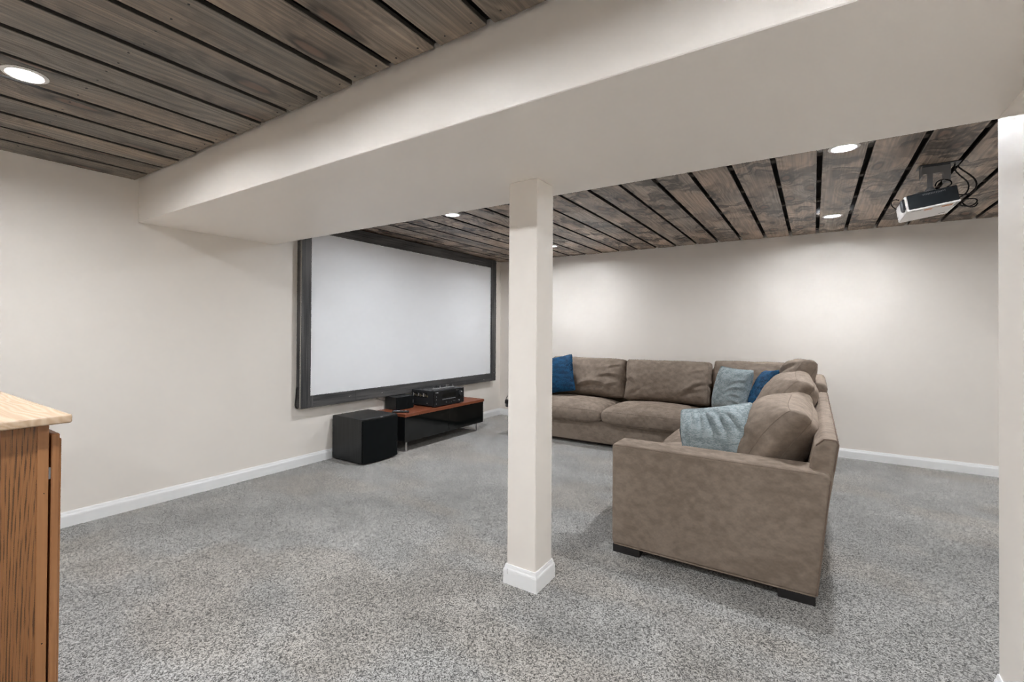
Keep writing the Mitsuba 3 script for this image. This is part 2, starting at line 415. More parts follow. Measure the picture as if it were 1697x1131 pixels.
for y in np.arange(YR + 0.1, YB, 0.61):
    if BN - 0.03 < y < BF: continue
    if y < BF:
        obj('batten', box(0.0, XW, y, y + 0.06, HC + 0.0195, HC + 0.042), 'batten_wood', ceil)
    else:
        obj('batten', box(0.0, XR, y, y + 0.06, HC + 0.0195, HC + 0.042), 'batten_wood', ceil)

struct('ceiling_beam', chbox(0.0, XR, BN, BF, HB, HC + 0.042, 0.003), 'wall_paint', 'wide beige boxed beam crossing the room under the ceiling', 'beam')

col = struct('column', chbox(2.660, 2.822, 2.033, 2.206, 0.0, HB, 0.003), 'wall_paint', 'square beige column standing under the boxed beam', 'column')
PROF = [(0, 0), (0.014, 0), (0.014, 0.066), (0.0125, 0.074), (0.0085, 0.080), (0.0070, 0.088), (0.0045, HBASE), (0, HBASE)]
def base_ring(x0, x1, y0, y1):
    """mitred baseboard round a rectangular column"""
    p = np.array(PROF); v, f = [], []
    for cx, cy, sx, sy in ((x0, y0, -1, -1), (x1, y0, 1, -1), (x1, y1, 1, 1), (x0, y1, -1, 1)):
        v += [[cx + sx * d, cy + sy * d, z] for d, z in p]
    n = len(p)
    for c in range(4):
        for k in range(n):
            a, b, q, r = c * n + k, ((c + 1) % 4) * n + k, ((c + 1) % 4) * n + (k + 1) % n, c * n + (k + 1) % n
            f += [[a, b, q], [a, q, r]]
    m = trimesh.Trimesh(v, f, process=False); m.fix_normals(); return m
bb = obj('baseboard', base_ring(2.660, 2.822, 2.033, 2.206), 'trim_paint', col, label='white baseboard wrapped round the foot of the column')
obj('scuff', box(2.6705, 2.6725, 2.0184, 2.0192, 0.052, 0.078), 'grey_print', bb, label='small dark scuff near the corner')

def baseboard(p0, p1, nrm):
    """profile swept from p0 to p1 along a wall, out of the wall along nrm"""
    v, f = [], []
    for p in (p0, p1):
        v += [[p[0] + nrm[0] * d, p[1] + nrm[1] * d, z] for d, z in PROF]
    n = len(PROF)
    for k in range(n):
        l = (k + 1) % n
        f += [[k, n + k, n + l], [k, n + l, l]]
    for k in range(1, n - 1): f += [[0, k, k + 1], [n, n + k + 1, n + k]]
    m = trimesh.Trimesh(v, f, process=False); m.fix_normals(); return m
struct('baseboard_left', baseboard((0, YR), (0, YB), (1, 0)), 'trim_paint', 'white baseboard along the foot of the screen wall', 'baseboard')
struct('baseboard_back', baseboard((0, YB), (XR, YB), (0, -1)), 'trim_paint', 'white baseboard along the wall behind the sofa', 'baseboard')
struct('baseboard_right', baseboard((XW, YR), (XW, 2.356), (-1, 0)), 'trim_paint', 'white baseboard at the foot of the wall end on the right', 'baseboard')
struct('baseboard_far_right', cat([baseboard((XW, 2.356), (XR, 2.356), (0, 1)), baseboard((XR, 2.356), (XR, YB), (-1, 0))]), 'trim_paint', 'white baseboard of the far room past the wall end', 'baseboard')
struct('baseboard_rear', baseboard((0, YR), (XW, YR), (0, 1)), 'trim_paint', 'white baseboard on the wall across from the sofa', 'baseboard')

# ------------------------------------------------------------------ recessed lamps
LAMP_SAYS = ['bright recessed light in the near board ceiling left of the beam', 'recessed light over the near room in front of the column', 'added unseen recessed light over the near room beside the right wall',
             'recessed light at the rear of the near room, behind the row of three',
             'bright recessed light close past the beam, above the projection screen', 'small recessed light partly behind the column, near the sofa corner of the wall',
             'bright recessed light cut by the beam edge, left of the projector', 'recessed light near the end wall above the sofa, left of the projector',
             'added unseen recessed light past the wall end, nearer the beam', 'added unseen recessed light past the wall end, nearer the end wall']
for (x, y), say in zip(LAMPS, LAMP_SAYS):
    t = thing('recessed_light', say, 'ceiling light', 'recessed ceiling lights')
    obj('trim_ring', lathe([(0.0565, HC - 0.003), (0.060, HC - 0.0055), (0.070, HC - 0.0045), (0.0745, HC - 0.0015), (0.0745, HC + 0.0), (0.060, HC + 0.0), (0.060, HC + 0.012), (0.0555, HC + 0.012), (0.0555, HC + 0.004), (0.0565, HC - 0.003)], (x, y, 0)), 'white_plastic', t, smooth=30)
    m = trimesh.creation.cylinder(0.0553, 0.004, sections=40); m.apply_translation([x, y, HC + 0.006])
    key = obj('lens', m, 'white_plastic', t)
    scene[key]['emitter'] = {'type': 'area', 'radiance': {'type': 'rgb', 'value': list(LAMP)}}

# ------------------------------------------------------------------ sectional sofa
S = thing('sectional_sofa', 'L-shaped taupe suede sectional sofa in the corner behind the column', 'sofa')
# frames
obj('base', rbox(1.03, 2.985, 4.985, 5.90, 0.040, 0.286, 0.012), 'suede', S, smooth=40)
obj('base', rbox(2.990, 3.945, 4.985, 5.90, 0.040, 0.286, 0.012), 'suede', S, smooth=40)
obj('base', rbox(2.980, 3.935, 2.86, 4.982, 0.040, 0.286, 0.012), 'suede', S, smooth=40)
def arm(poly, y0, y1, r=0.018):
    c = np.mean(poly, 0); pts = []
    P_ = Polygon(poly).buffer(-r, join_style=2)
    for x, z in list(P_.exterior.coords)[:-1]:
        for y in (y0 + r, y1 - r): pts.append((x, y, z))
    return hull_round(pts, r, 16)
ARM = [(2.972, 0.045), (3.952, 0.045), (4.003, 0.585), (3.998, 0.612), (3.980, 0.622), (2.972, 0.622)]
a1 = obj('arm', arm(ARM, 2.670, 2.876), 'suede', S, smooth=50)
obj('welt', tube([(3.950, 2.676, 0.050), (3.975, 2.676, 0.320), (3.999, 2.676, 0.550), (4.002, 2.676, 0.590)], 0.0032), 'welt', a1, smooth=True)
obj('welt', tube([(2.985, 2.674, 0.048), (3.45, 2.673, 0.046), (3.945, 2.674, 0.048)], 0.004), 'suede', a1, smooth=True)
obj('seam', tube([(2.984, 2.6745, 0.6145), (3.45, 2.674, 0.6145), (3.95, 2.6745, 0.6145)], 0.0028), 'seam_thread', a1, smooth=True)
AL = hull_round([(x, y, z) for x in (0.885, 1.05) for y in (4.985, 5.94) for z in (0.063, 0.604)], 0.018, 16)
obj('arm', AL, 'suede', S, smooth=50)
# back frames: leaning profile in the plane across the seat
BK = [(3.80, 0.20), (3.93, 0.12), (3.958, 0.12), (4.0355, 0.735), (4.033, 0.762), (3.995, 0.775), (3.955, 0.757), (3.930, 0.700), (3.855, 0.420)]
b1 = obj('back_frame', arm([(3.845, 0.20), (3.952, 0.12), (4.037, 0.752), (4.020, 0.772), (3.975, 0.772), (3.938, 0.735)], 2.735, 4.90, 0.026), 'suede', S, smooth=50)
obj('welt', tube([(4.016, 2.742, 0.62), (4.033, 2.742, 0.748), (4.021, 2.742, 0.767), (3.976, 2.742, 0.767), (3.945, 2.742, 0.735)], 0.0030), 'welt', b1, smooth=True)
obj('welt', tube([(4.030, 2.745, 0.763), (4.030, 3.8, 0.763), (4.030, 4.89, 0.763)], 0.0028), 'welt', b1, smooth=True)
b2 = obj('back_frame', arm([(3.845, 0.20), (3.955, 0.12), (4.035, 0.80), (4.015, 0.845), (3.945, 0.850), (3.900, 0.815)], 4.905, 5.955, 0.03), 'suede', S, smooth=50)
def arm_x(poly, x0, x1, r=0.02):
    P_ = Polygon(poly).buffer(-r, join_style=2)
    return hull_round([(x, y, z) for y, z in list(P_.exterior.coords)[:-1] for x in (x0 + r, x1 - r)], r, 16)
obj('back_frame', arm_x([(5.80, 0.20), (5.905, 0.12), (5.985, 0.74), (5.97, 0.772), (5.915, 0.772), (5.885, 0.735)], 1.03, 2.985), 'suede', S, smooth=50)
obj('back_frame', arm_x([(5.80, 0.20), (5.905, 0.12), (5.985, 0.74), (5.97, 0.772), (5.915, 0.772), (5.885, 0.735)], 2.99, 3.99), 'suede', S, smooth=50)
# dark block feet
for x0, x1, y0, y1 in ((2.978, 3.131, 2.676, 2.745), (3.794, 3.944, 2.676, 2.745), (0.90, 1.05, 4.985, 5.05), (3.80, 3.94, 5.80, 5.88), (0.90, 1.05, 5.80, 5.88), (2.99, 3.06, 4.87, 4.97)):
    obj('foot', chbox(x0, x1, y0, y1, 0.0, 0.046, 0.002), 'dark_foot', S)

def add_cushion(name, label, mat4, seam=True, mat='suede', parent=S, **kw):
    m, l0, l1 = cushion(**kw)
    m.apply_transform(mat4)
    key = obj(name, m, mat, parent, smooth=True, label=label)
    if seam:
        for l in (l0, l1):
            q = l @ mat4[:3, :3].T + mat4[:3, 3]
            obj('seam', tube(q, 0.0021, closed=True, sides=6), 'seam_thread' if mat == 'suede' else mat, key, smooth=True)
    return key

# seat cushions: local x across, y from front to back, z up
def seat(x0, x1, y0, y1, xd, z0=0.288, z1=0.478, seed=0, creases=()):
    cx, cy = (x0 + x1) / 2, (y0 + y1) / 2
    wx, wy = (x1 - x0) / 2, (y1 - y0) / 2
    a, b = (wx, wy) if abs(xd[0]) > 0.5 else (wy, wx)
    m = frame_matrix((cx, cy, z0 + 0.058), xd, (-xd[1], xd[0], 0))
    add_cushion('seat_cushion', None, m, a=a, b=b, c=0.138, edge=0.40, n=11, seed=seed, amp=0.006, gusset=0.035, ear=0.015, wavy=0.015, soft_iter=2, creases=creases)
seat(1.075, 2.012, 4.925, 5.72, (1, 0, 0), seed=1, creases=[(0.85, -0.9, 0.3, 0.06, 0.012, 0.006)])
seat(2.022, 2.972, 4.920, 5.72, (1, 0, 0), seed=2)
seat(2.985, 3.900, 4.920, 5.72, (1, 0, 0), seed=3)
seat(2.950, 3.800, 2.885, 3.825, (0, 1, 0), seed=4)
seat(2.945, 3.800, 3.835, 4.910, (0, 1, 0), seed=5)

# back cushions
def back_cushion(center, xd, upd, a, b, c, seed, **kw):
    m = frame_matrix(center, xd, upd)
    args = dict(edge=0.50, n=10, amp=0.0075, gusset=0.035, ear=0.035)
    args.update(kw)
    return add_cushion('back_cushion', None, m, a=a, b=b, c=c, seed=seed, **args)
LV = dict(n=7, amp=0.012, edge=0.34, gusset=0.05, soft_iter=3, pull=0.030, wavy=0.045, ear=0.05)
back_cushion((1.575, 5.650, 0.702), (1, 0, 0), (0, 0.28, 1), 0.492, 0.236, 0.185, 11, **LV,
             creases=[(0.78, -0.05, -0.2, 0.13, 0.016, 0.040), (0.15, -0.58, 0.25, 0.18, 0.024, 0.040), (0.68, -0.62, 0.75, 0.10, 0.016, 0.030), (0.80, 0.50, 0.25, 0.09, 0.013, 0.020), (-0.6, 0.0, -0.1, 0.2, 0.014, 0.012)])
back_cushion((2.542, 5.645, 0.698), (1, 0, 0), (0, 0.28, 1), 0.466, 0.240, 0.190, 12, **LV,
             creases=[(0.80, -0.22, 0.42, 0.14, 0.017, 0.040), (-0.86, -0.12, -0.35, 0.10, 0.017, 0.040), (0.80, 0.42, 0.15, 0.08, 0.013, 0.022), (0.62, -0.55, 0.30, 0.15, 0.022, 0.024), (-0.4, 0.80, -0.2, 0.1, 0.013, 0.018), (0.35, 0.82, 0.12, 0.12, 0.013, 0.016)])
back_cushion((3.474, 5.670, 0.712), (1, -0.0, 0), (0, 0.26, 1), 0.436, 0.248, 0.170, 13, **LV,
             creases=[(0.1, 0.75, -0.1, 0.14, 0.017, 0.022), (0.5, 0.6, 0.2, 0.1, 0.016, 0.022), (-0.6, 0.8, 0.4, 0.1, 0.014, 0.016)])
# along the right side: front faces -x
RB = dict(xd=(0, -1, 0), upd=(0.57, 0, 1))
back_cushion((3.738, 3.375, 0.648), **RB, a=0.470, b=0.232, c=0.195, seed=14, edge=0.27, gusset=0.09, ear=0.17, n=10, soft_iter=5, lean=-0.025, amp=0.013, wavy=0.03,
             creases=[(0.72, 0.55, 2.2, 0.10, 0.016, 0.018), (0.45, 0.75, 1.4, 0.10, 0.016, 0.014), (0.1, 0.8, 1.7, 0.12, 0.018, 0.014), (0.75, -0.1, 0.5, 0.09, 0.016, 0.014), (-0.3, 0.7, 1.5, 0.12, 0.016, 0.014)])
back_cushion((3.738, 4.335, 0.705), xd=(0.03, -1, 0), upd=(0.50, 0, 1), a=0.480, b=0.255, c=0.180, seed=15, edge=0.30, gusset=0.09, ear=0.12, n=9, soft_iter=5, lean=-0.03, amp=0.013, wavy=0.03,
             creases=[(0.3, 0.5, 1.2, 0.12, 0.016, 0.016), (-0.3, 0.7, 1.4, 0.10, 0.014, 0.014), (0.7, 0.6, 1.9, 0.10, 0.014, 0.014)])
back_cushion((3.760, 5.160, 0.770), xd=(0.14, -1, 0.04), upd=(0.34, 0, 1), a=0.345, b=0.258, c=0.150, seed=16, edge=0.36, gusset=0.08, ear=0.10, soft_iter=5, amp=0.014, lean=-0.03,
             creases=[(0.5, 0.6, 0.5, 0.14, 0.022, 0.030), (0.0, 0.8, 0.2, 0.14, 0.02, 0.024), (0.6, 0.0, 1.0, 0.12, 0.02, 0.02)])

# ------------------------------------------------------------------ throw pillows
def pillow(label, mat, center, xd, upd, roll, a, b, c, seed, creases=(), amp=0.006, group=None, **kw):
    t = thing('throw_pillow', label, 'pillow', group)
    m4 = frame_matrix(center, xd, upd, roll)
    args = dict(edge=0.05, n=14, gusset=0.0, ear=0.03, pull=0.05); args.update(kw)
    m, l0, l1 = cushion(a=a, b=b, c=c, seed=seed, amp=amp, creases=creases, **args)
    m.apply_transform(m4); obj('cover', m, mat, t, smooth=True)
    q = ((l0 + l1) / 2) @ m4[:3, :3].T + m4[:3, 3]
    obj('piping', tube(q, 0.005, closed=True, sides=6), mat, t, smooth=True)
    return t
pillow('deep blue velvet pillow at the left end of the sofa, beside the column', 'blue_velvet', (1.290, 5.36, 0.728), (1, 0, 0), (0, 0.22, 1), 0.20, 0.225, 0.225, 0.075, 21)
pillow('silver grey velvet pillow standing upright in the sofa corner beside the small blue one', 'grey_velvet', (3.265, 5.245, 0.705), (0.78, -0.62, 0), (0.16, 0.20, 1), -0.03, 0.205, 0.215, 0.105, 22,
       creases=[(0.75, 0.35, 0.25, 0.10, 0.011, 0.010), (0.7, 0.0, 0.15, 0.10, 0.011, 0.010), (0.75, -0.35, -0.1, 0.10, 0.011, 0.010), (0.75, -0.65, -0.25, 0.08, 0.011, 0.010)])
pillow('dark blue velvet pillow wedged in the sofa corner behind the grey pillow', 'blue_velvet', (3.545, 5.085, 0.735), (0.30, -0.95, 0), (0.46, 0.0, 1), 0.10, 0.20, 0.20, 0.075, 23)
pillow('creased silver grey velvet pillow leaning on the near back cushion behind the sofa arm', 'grey_velvet', (3.462, 3.085, 0.635), (0.93, -0.06, 0.06), (0.04, 0.30, 1), 0.15, 0.205, 0.215, 0.125, 24, lean=-0.10, edge=0.10,
       creases=[(-0.05, 0.50, -1.05, 0.10, 0.015, 0.026), (0.22, 0.55, -1.0, 0.11, 0.015, 0.026), (0.50, 0.50, -0.9, 0.10, 0.014, 0.022), (-0.35, 0.65, -1.1, 0.09, 0.013, 0.018), (-0.6, 0.75, -1.2, 0.07, 0.013, 0.014)])

# ------------------------------------------------------------------ projection screen on the left wall
t = thing('projection_screen', 'big white projection screen in a dark grey board frame on the wall', 'screen')
XF = 0.075
oy0, oy1, oz0, oz1 = 2.590, 5.806, 0.541, 2.302
iy0, iy1, iz0, iz1 = 2.694, 5.692, 0.652, 2.190
obj('fabric', box(0.045, 0.052, iy0 - 0.02, iy1 + 0.02, iz0 - 0.02, iz1 + 0.02), 'screen_fabric', t, label='matte white screen surface')
obj('frame_board', chbox(0.053, XF, oy0, iy0, oz0, oz1, 0.0025), 'frame_wood', t)
obj('frame_board', chbox(0.053, XF, iy1, oy1, oz0, oz1, 0.0025), 'frame_wood', t)
obj('frame_board', chbox(0.053, XF, iy0, iy1, iz1, oz1, 0.0025), 'frame_wood', t)
obj('frame_board', chbox(0.053, XF, iy0, 3.22, oz0, iz0, 0.0025), 'frame_wood', t)
obj('frame_board', chbox(0.053, XF, 3.2215, iy1, oz0, iz0, 0.0025), 'frame_wood', t)
obj('lit_edge_strip', box(0.056, 0.073, oy0 - 0.0012, oy0 + 0.002, oz0 + 0.004, oz1 - 0.004), 'lit_frame_edge', t, label='edge of the frame board, light on it painted in as a pale colour')
for b in (box(0.0, 0.0528, oy0 + 0.004, oy0 + 0.05, oz0 + 0.01, oz1 - 0.01), box(0.0, 0.0528, oy1 - 0.05, oy1 - 0.004, oz0 + 0.01, oz1 - 0.01),
          box(0.0, 0.0528, oy0 + 0.05, oy1 - 0.05, oz0 + 0.01, oz0 + 0.06), box(0.0, 0.0528, oy0 + 0.05, oy1 - 0.05, oz1 - 0.06, oz1 - 0.01)):
    obj('back_rail', b, 'frame_wood', t)
for y, z in ((3.14, 0.60), (3.16, 0.606), (3.58, 0.59), (4.7, 0.575), (5.50, 0.575), (5.75, 0.66), (5.75, 0.74)):
    m = trimesh.creation.cylinder(0.005, 0.002, sections=8); m.apply_transform(trimesh.transformations.rotation_matrix(math.pi / 2, [0, 1, 0])); m.apply_translation([XF + 0.0006, y, z])
    obj('screw', m, 'silver', t)
obj('cord', tube(curve([(0.018, 2.586, 0.74), (0.020, 2.582, 0.68), (0.024, 2.572, 0.60), (0.026, 2.570, 0.57), (0.030, 2.580, 0.548), (0.034, 2.592, 0.546)], 30), 0.0055), 'cable_black', t, smooth=True, label='black cord drooping at the lower corner of the frame')

# ------------------------------------------------------------------ subwoofer
t = thing('subwoofer', 'large black cube subwoofer on the carpet by the near end of the low stand', 'speaker')
y0, y1, zt = 2.978, 3.428, 0.428
obj('cabinet', chbox(0.025, 0.452, y0, y1, 0.012, zt, 0.003), 'black_ash', t)
# grille bowed outwards
gp = [(0.452, y0 + 0.004)] + [(0.472 + 0.022 * math.sin(math.pi * k / 20) , y0 + 0.004 + (y1 - y0 - 0.008) * k / 20) for k in range(21)] + [(0.452, y1 - 0.004)]
gm = trimesh.creation.extrude_polygon(Polygon(gp), zt - 0.016 - 0.014); gm.apply_translation([0, 0, 0.014])
obj('grille', gm, 'black_cloth', t, smooth=25, label='bowed black cloth grille')
tp = [(0.440, y0), (0.462, y0), ] + [(0.462 + 0.024 * math.sin(math.pi * k / 20), y0 + (y1 - y0) * k / 20) for k in range(1, 20)] + [(0.462, y1), (0.440, y1)]
cap = trimesh.creation.extrude_polygon(Polygon(tp), 0.012); cap.apply_translation([0, 0, zt - 0.0135])
obj('top_lip', cap, 'black_ash', t)
obj('badge', box(0.470, 0.4815, 3.19, 3.225, zt - 0.0016, zt - 0.0006), 'silver', t, label='small silver badge')
for x in (0.05, 0.38):
    for y in (y0 + 0.04, y1 - 0.04):
        obj('foot', lathe([(0, 0), (0.018, 0), (0.02, 0.013), (0, 0.013)], (x, y, 0), n=16), 'black_plastic', t)

# ------------------------------------------------------------------ low media stand
t = thing('media_stand', 'low black gloss media stand with a cherry wood top under the screen', 'tv stand')
SY0, SY1, SZ = 3.545, 4.965, 0.398
obj('top_board', rbox(0.030, 0.460, SY0, SY1, 0.366, SZ, 0.002), 'cherry_top', t, smooth=30, label='cherry wood top board')
obj('carcass', chbox(0.045, 0.438, SY0 + 0.012, SY1 - 0.012, 0.108, 0.3655, 0.002), 'black_plastic', t)
obj('glass_door', chbox(0.439, 0.448, SY0 + 0.006, 4.262, 0.104, 0.363, 0.001), 'black_gloss', t, label='glossy black glass front')
obj('glass_door', chbox(0.439, 0.448, 4.2645, SY1 - 0.006, 0.104, 0.363, 0.001), 'black_gloss', t, label='glossy black glass front')
for yc, w in ((3.605, 0.010), (4.862, 0.006)):
    parts = [chbox(0.408, 0.420, yc - w, yc + w, 0.004, 0.108, 0.001), chbox(0.085, 0.097, yc - w, yc + w, 0.004, 0.108, 0.001), chbox(0.085, 0.420, yc - w, yc + w, 0.0, 0.010, 0.001)]
    obj('sled_leg', cat(parts), 'chrome', t, label='chrome sled leg')

# center speaker
t = thing('bookshelf_speaker', 'small black speaker on the media stand left of the receiver', 'speaker')
obj('cabinet', chbox(0.028, 0.195, 3.670, 3.935, SZ, 0.538, 0.003), 'black_ash', t)
gp = [(0.195, 3.672)] + [(0.208 + 0.010 * math.sin(math.pi * k / 12), 3.672 + 0.261 * k / 12) for k in range(13)] + [(0.195, 3.933)]
gm = trimesh.creation.extrude_polygon(Polygon(gp), 0.134); gm.apply_translation([0, 0, SZ + 0.003])
obj('grille', gm, 'black_cloth', t, smooth=25)
obj('badge', box(0.2095, 0.2112, 3.915, 3.922, 0.455, 0.490), 'silver', t)
obj('speaker_wire', tube(curve([(0.032, 3.672, 0.49), (0.024, 3.63, 0.498), (0.018, 3.58, 0.515), (0.012, 3.55, 0.532)], 14), 0.003), 'cable_black', t, smooth=True)

# AV receiver
t = thing('av_receiver', 'wide black audio receiver with a front knob standing on the media stand', 'receiver')
RY0, RY1, RX, RZ0, RZ1 = 4.035, 4.575, 0.425, 0.412, 0.585
obj('case', chbox(0.079, RX - 0.012, RY0 + 0.006, RY1 - 0.006, RZ0, RZ1, 0.003), 'black_metal', t)
fp = obj('front_panel', rbox(RX - 0.014, RX + 0.006, RY0, RY1, RZ0 - 0.004, RZ1 - 0.002, 0.004), 'black_plastic', t, smooth=40)
XP = RX + 0.0062
obj('display', box(XP - 0.001, XP + 0.0004, RY0 + 0.13, RY0 + 0.385, RZ0 + 0.088, RZ0 + 0.132), 'black_gloss', fp)
for k in range(9):
    y = RY0 + 0.135 + 0.027 * k
    obj('button', chbox(XP - 0.001, XP + 0.003, y, y + 0.022, RZ0 + 0.060, RZ0 + 0.072, 0.001), 'grey_plastic', fp)
kn = obj('volume_knob', lathe([(0, 0), (0.034, 0), (0.034, 0.016), (0.031, 0.020), (0, 0.020)], (XP - 0.001, RY1 - 0.075, RZ0 + 0.110), 'x', 36), 'black_metal', t, smooth=30, label='round volume knob')
obj('knob_mark', box(XP + 0.019, XP + 0.0197, RY1 - 0.076, RY1 - 0.066, RZ0 + 0.122, RZ0 + 0.134), 'white_print', kn)
for y, z, r in ((RY0 + 0.03, RZ0 + 0.105, 0.006), (RY0 + 0.03, RZ0 + 0.072, 0.006), (RY0 + 0.03, RZ0 + 0.028, 0.007), (RY0 + 0.205, RZ0 + 0.030, 0.007), (RY0 + 0.255, RZ0 + 0.022, 0.004), (RY0 + 0.295, RZ0 + 0.022, 0.004), (RY0 + 0.345, RZ0 + 0.030, 0.007), (RY0 + 0.375, RZ0 + 0.030, 0.004)):
    obj('jack', lathe([(0, 0), (r, 0), (r, 0.004), (0, 0.004)], (XP - 0.001, y, z), 'x', 14), 'grey_plastic', fp)
def text_on_x(s, h, x, y, z):
    """letters on a face that looks along +x, reading along +y"""
    m = meshkit.text_mesh(s, h, 0.0006)
    v = m.vertices.copy(); m.vertices = np.stack([v[:, 2] + x, v[:, 0] + y, v[:, 1] + z], 1); m.fix_normals(); return m
obj('lettering', text_on_x('VSX', 0.013, XP - 0.0002, RY1 - 0.115, RZ0 + 0.022), 'white_print', fp, label='small white letters')
obj('lettering', box(XP - 0.0002, XP + 0.0004, RY0 + 0.018, RY0 + 0.062, RZ0 + 0.150, RZ0 + 0.155), 'white_print', fp)
obj('lettering', box(XP - 0.0002, XP + 0.0004, RY0 + 0.385, RY0 + 0.425, RZ0 + 0.150, RZ0 + 0.153), 'grey_print', fp)
# see-through side vents with circuit parts behind
for k in range(3):
    x = 0.095 + 0.078 * k
    obj('side_vent', box(x, x + 0.066, RY0 + 0.0045, RY0 + 0.0068, RZ0 + 0.088, RZ0 + 0.150), 'dark_slot', t)
for k in range(9):
    x = 0.100 + 0.026 * k
    obj('circuit_part', box(x, x + 0.012 + 0.004 * (k % 3), RY0 + 0.003, RY0 + 0.0046, RZ0 + 0.098 + 0.006 * (k % 2), RZ0 + 0.136 - 0.009 * (k % 3)), 'circuit_tan' if k % 3 else 'grey_print', t)
obj('side_screw', lathe([(0, 0), (0.007, 0), (0.005, 0.003), (0, 0.003)], (0.315, RY0 + 0.004, RZ0 + 0.028), 'y', 12), 'silver', t)
for k in range(7):
    y = RY0 + 0.06 + 0.062 * k
    obj('top_vent', box(0.11, 0.29, y, y + 0.028, RZ1 - 0.001, RZ1 + 0.0004), 'dark_slot', t)
for x in (0.12, 0.38):
    for y in (RY0 + 0.05, RY1 - 0.06):
        obj('foot', lathe([(0, 0), (0.024, 0), (0.026, 0.0145), (0, 0.0145)], (x, y, SZ), n=20), 'black_plastic', t)

t = thing('switch_strip', 'narrow silver strip with a row of upright black prongs on the receiver', 'connector strip')
PY0, PY1 = RY0 + 0.005, RY0 + 0.385
obj('body', chbox(RX - 0.055, RX - 0.012, PY0, PY1, RZ1 + 0.0005, RZ1 + 0.022, 0.002), 'grey_plastic', t)
obj('plate', box(RX - 0.050, RX - 0.016, PY0 + 0.004, PY1 - 0.004, RZ1 + 0.022, RZ1 + 0.0235), 'silver', t)
for k in range(13):
    y = PY0 + 0.018 + 0.0285 * k
    h = 0.020 + 0.006 * ((k * 7) % 3)
    obj('prong', chbox(RX - 0.037, RX - 0.030, y, y + 0.006, RZ1 + 0.0235, RZ1 + 0.0235 + h, 0.001), 'black_plastic' if k % 4 else 'silver', t)

t = thing('remote_control', 'small black remote control lying on the cherry top in front of the speaker', 'remote')
rm = T().translate([0.330, 3.605, SZ]).rotate([0, 0, 1], 36)
def on_remote(name, mesh, mat, par):
    k = obj(name, mesh, mat, par); scene[k]['to_world'] = rm; return k
on_remote('body', rbox(-0.088, 0.088, -0.024, 0.024, 0.0, 0.018, 0.005), 'black_plastic', t)
for k in range(6):
    for j in range(3):
        on_remote('button', chbox(-0.07 + 0.017 * k, -0.059 + 0.017 * k, -0.017 + 0.0125 * j, -0.008 + 0.0125 * j, 0.0175, 0.0200, 0.0006), ('white_print', 'white_print', 'blue_print')[j] if k < 4 else 'grey_plastic', t)
on_remote('dial', lathe([(0, 0.0178), (0.013, 0.0178), (0.013, 0.0205), (0, 0.0205)], (0.055, 0, 0), n=18), 'silver', t)

# ------------------------------------------------------------------ plug adapter at the back wall, left of the column
t = thing('power_adapter', 'black plug in a wall outlet low on the end wall, just left of the column', 'plug')
obj('outlet_plate', chbox(0.105, 0.175, YB - 0.006, YB, 0.125, 0.240, 0.002), 'grey_plastic', t)
obj('plug', rbox(0.120, 0.165, YB - 0.052, YB - 0.006, 0.180, 0.232, 0.005), 'black_plastic', t, smooth=40)
obj('cord', tube(curve([(0.142, YB - 0.045, 0.225), (0.150, YB - 0.05, 0.27), (0.175, YB - 0.04, 0.30), (0.22, YB - 0.03, 0.24), (0.26, YB - 0.03, 0.12)], 24), 0.004), 'cable_black', t, smooth=True)

# ------------------------------------------------------------------ projector under the far ceiling
t = thing('ceiling_projector', 'projector with dark side and white top hanging upside down under the board ceiling', 'projector')
PJ = T().translate([4.520, 4.025, 2.083]).rotate([0, 1, 0], -8.5)
PA, PB, PC = 0.120, 0.175, 0.050
def pj(name, mesh, mat, par=None, smooth=False, label=None):
    k = obj(name, mesh, mat, par or t, smooth, label); scene[k]['to_world'] = PJ; return k
pj('case', chbox(-PA + 0.012, PA, -PB, PB, -PC + 0.006, PC, 0.004), 'projector_side')
lidp = pj('lid', rbox(-PA + 0.004, PA + 0.002, -PB - 0.002, PB + 0.002, -PC, -PC + 0.011, 0.003), 'white_plastic', None, 40, 'white cover on the underside')
ff = pj('front_panel', rbox(-PA, -PA + 0.013, -PB - 0.001, PB + 0.001, -PC + 0.002, PC - 0.002, 0.004), 'white_plastic', None, 40, 'white front panel')
LY, LZ = -0.112, 0.002
ln = pj('lens_ring', lathe([(0.026, 0.0), (0.038, 0.0), (0.038, 0.012), (0.033, 0.016), (0.026, 0.010)], (0, 0, 0), n=36).apply_transform(trimesh.transformations.rotation_matrix(-math.pi / 2, [0, 1, 0])).apply_translation([-PA + 0.002, LY, LZ]), 'grey_plastic', None, 30, 'grey ring round the lens')
pj('lens', trimesh.creation.icosphere(3, 0.029).apply_transform(np.diag([0.35, 1, 1, 1])).apply_translation([-PA - 0.001, LY, LZ]), 'lens_glass', ln, True)
pj('lens_lever', chbox(-PA - 0.010, -PA + 0.002, LY - 0.052, LY - 0.045, LZ - 0.034, LZ + 0.034, 0.001), 'black_plastic', ff)
pj('sensor', box(-PA - 0.0006, -PA + 0.001, PB - 0.035, PB - 0.027, -PC + 0.028, -PC + 0.036), 'dark_slot', ff)
for k in range(14):
    pj('side_vent', box(-0.035 + 0.0075 * k, -0.031 + 0.0075 * k, -PB - 0.0006, -PB + 0.001, PC - 0.020, PC - 0.011), 'grey_plastic')
pj('sticker', box(-0.035, 0.095, -0.150, -0.105, -PC - 0.0007, -PC), 'orange_print', lidp, label='faded orange print')
pj('sticker', box(0.002, 0.045, -0.148, -0.107, -PC - 0.0012, -PC - 0.0006), 'white_plastic', lidp)
pj('sticker', box(-0.095, -0.045, -0.160, -0.142, -PC - 0.0007, -PC), 'grey_print', lidp)
pj('sticker', box(0.072, 0.098, 0.10, 0.125, -PC - 0.0007, -PC), 'grey_print', lidp)
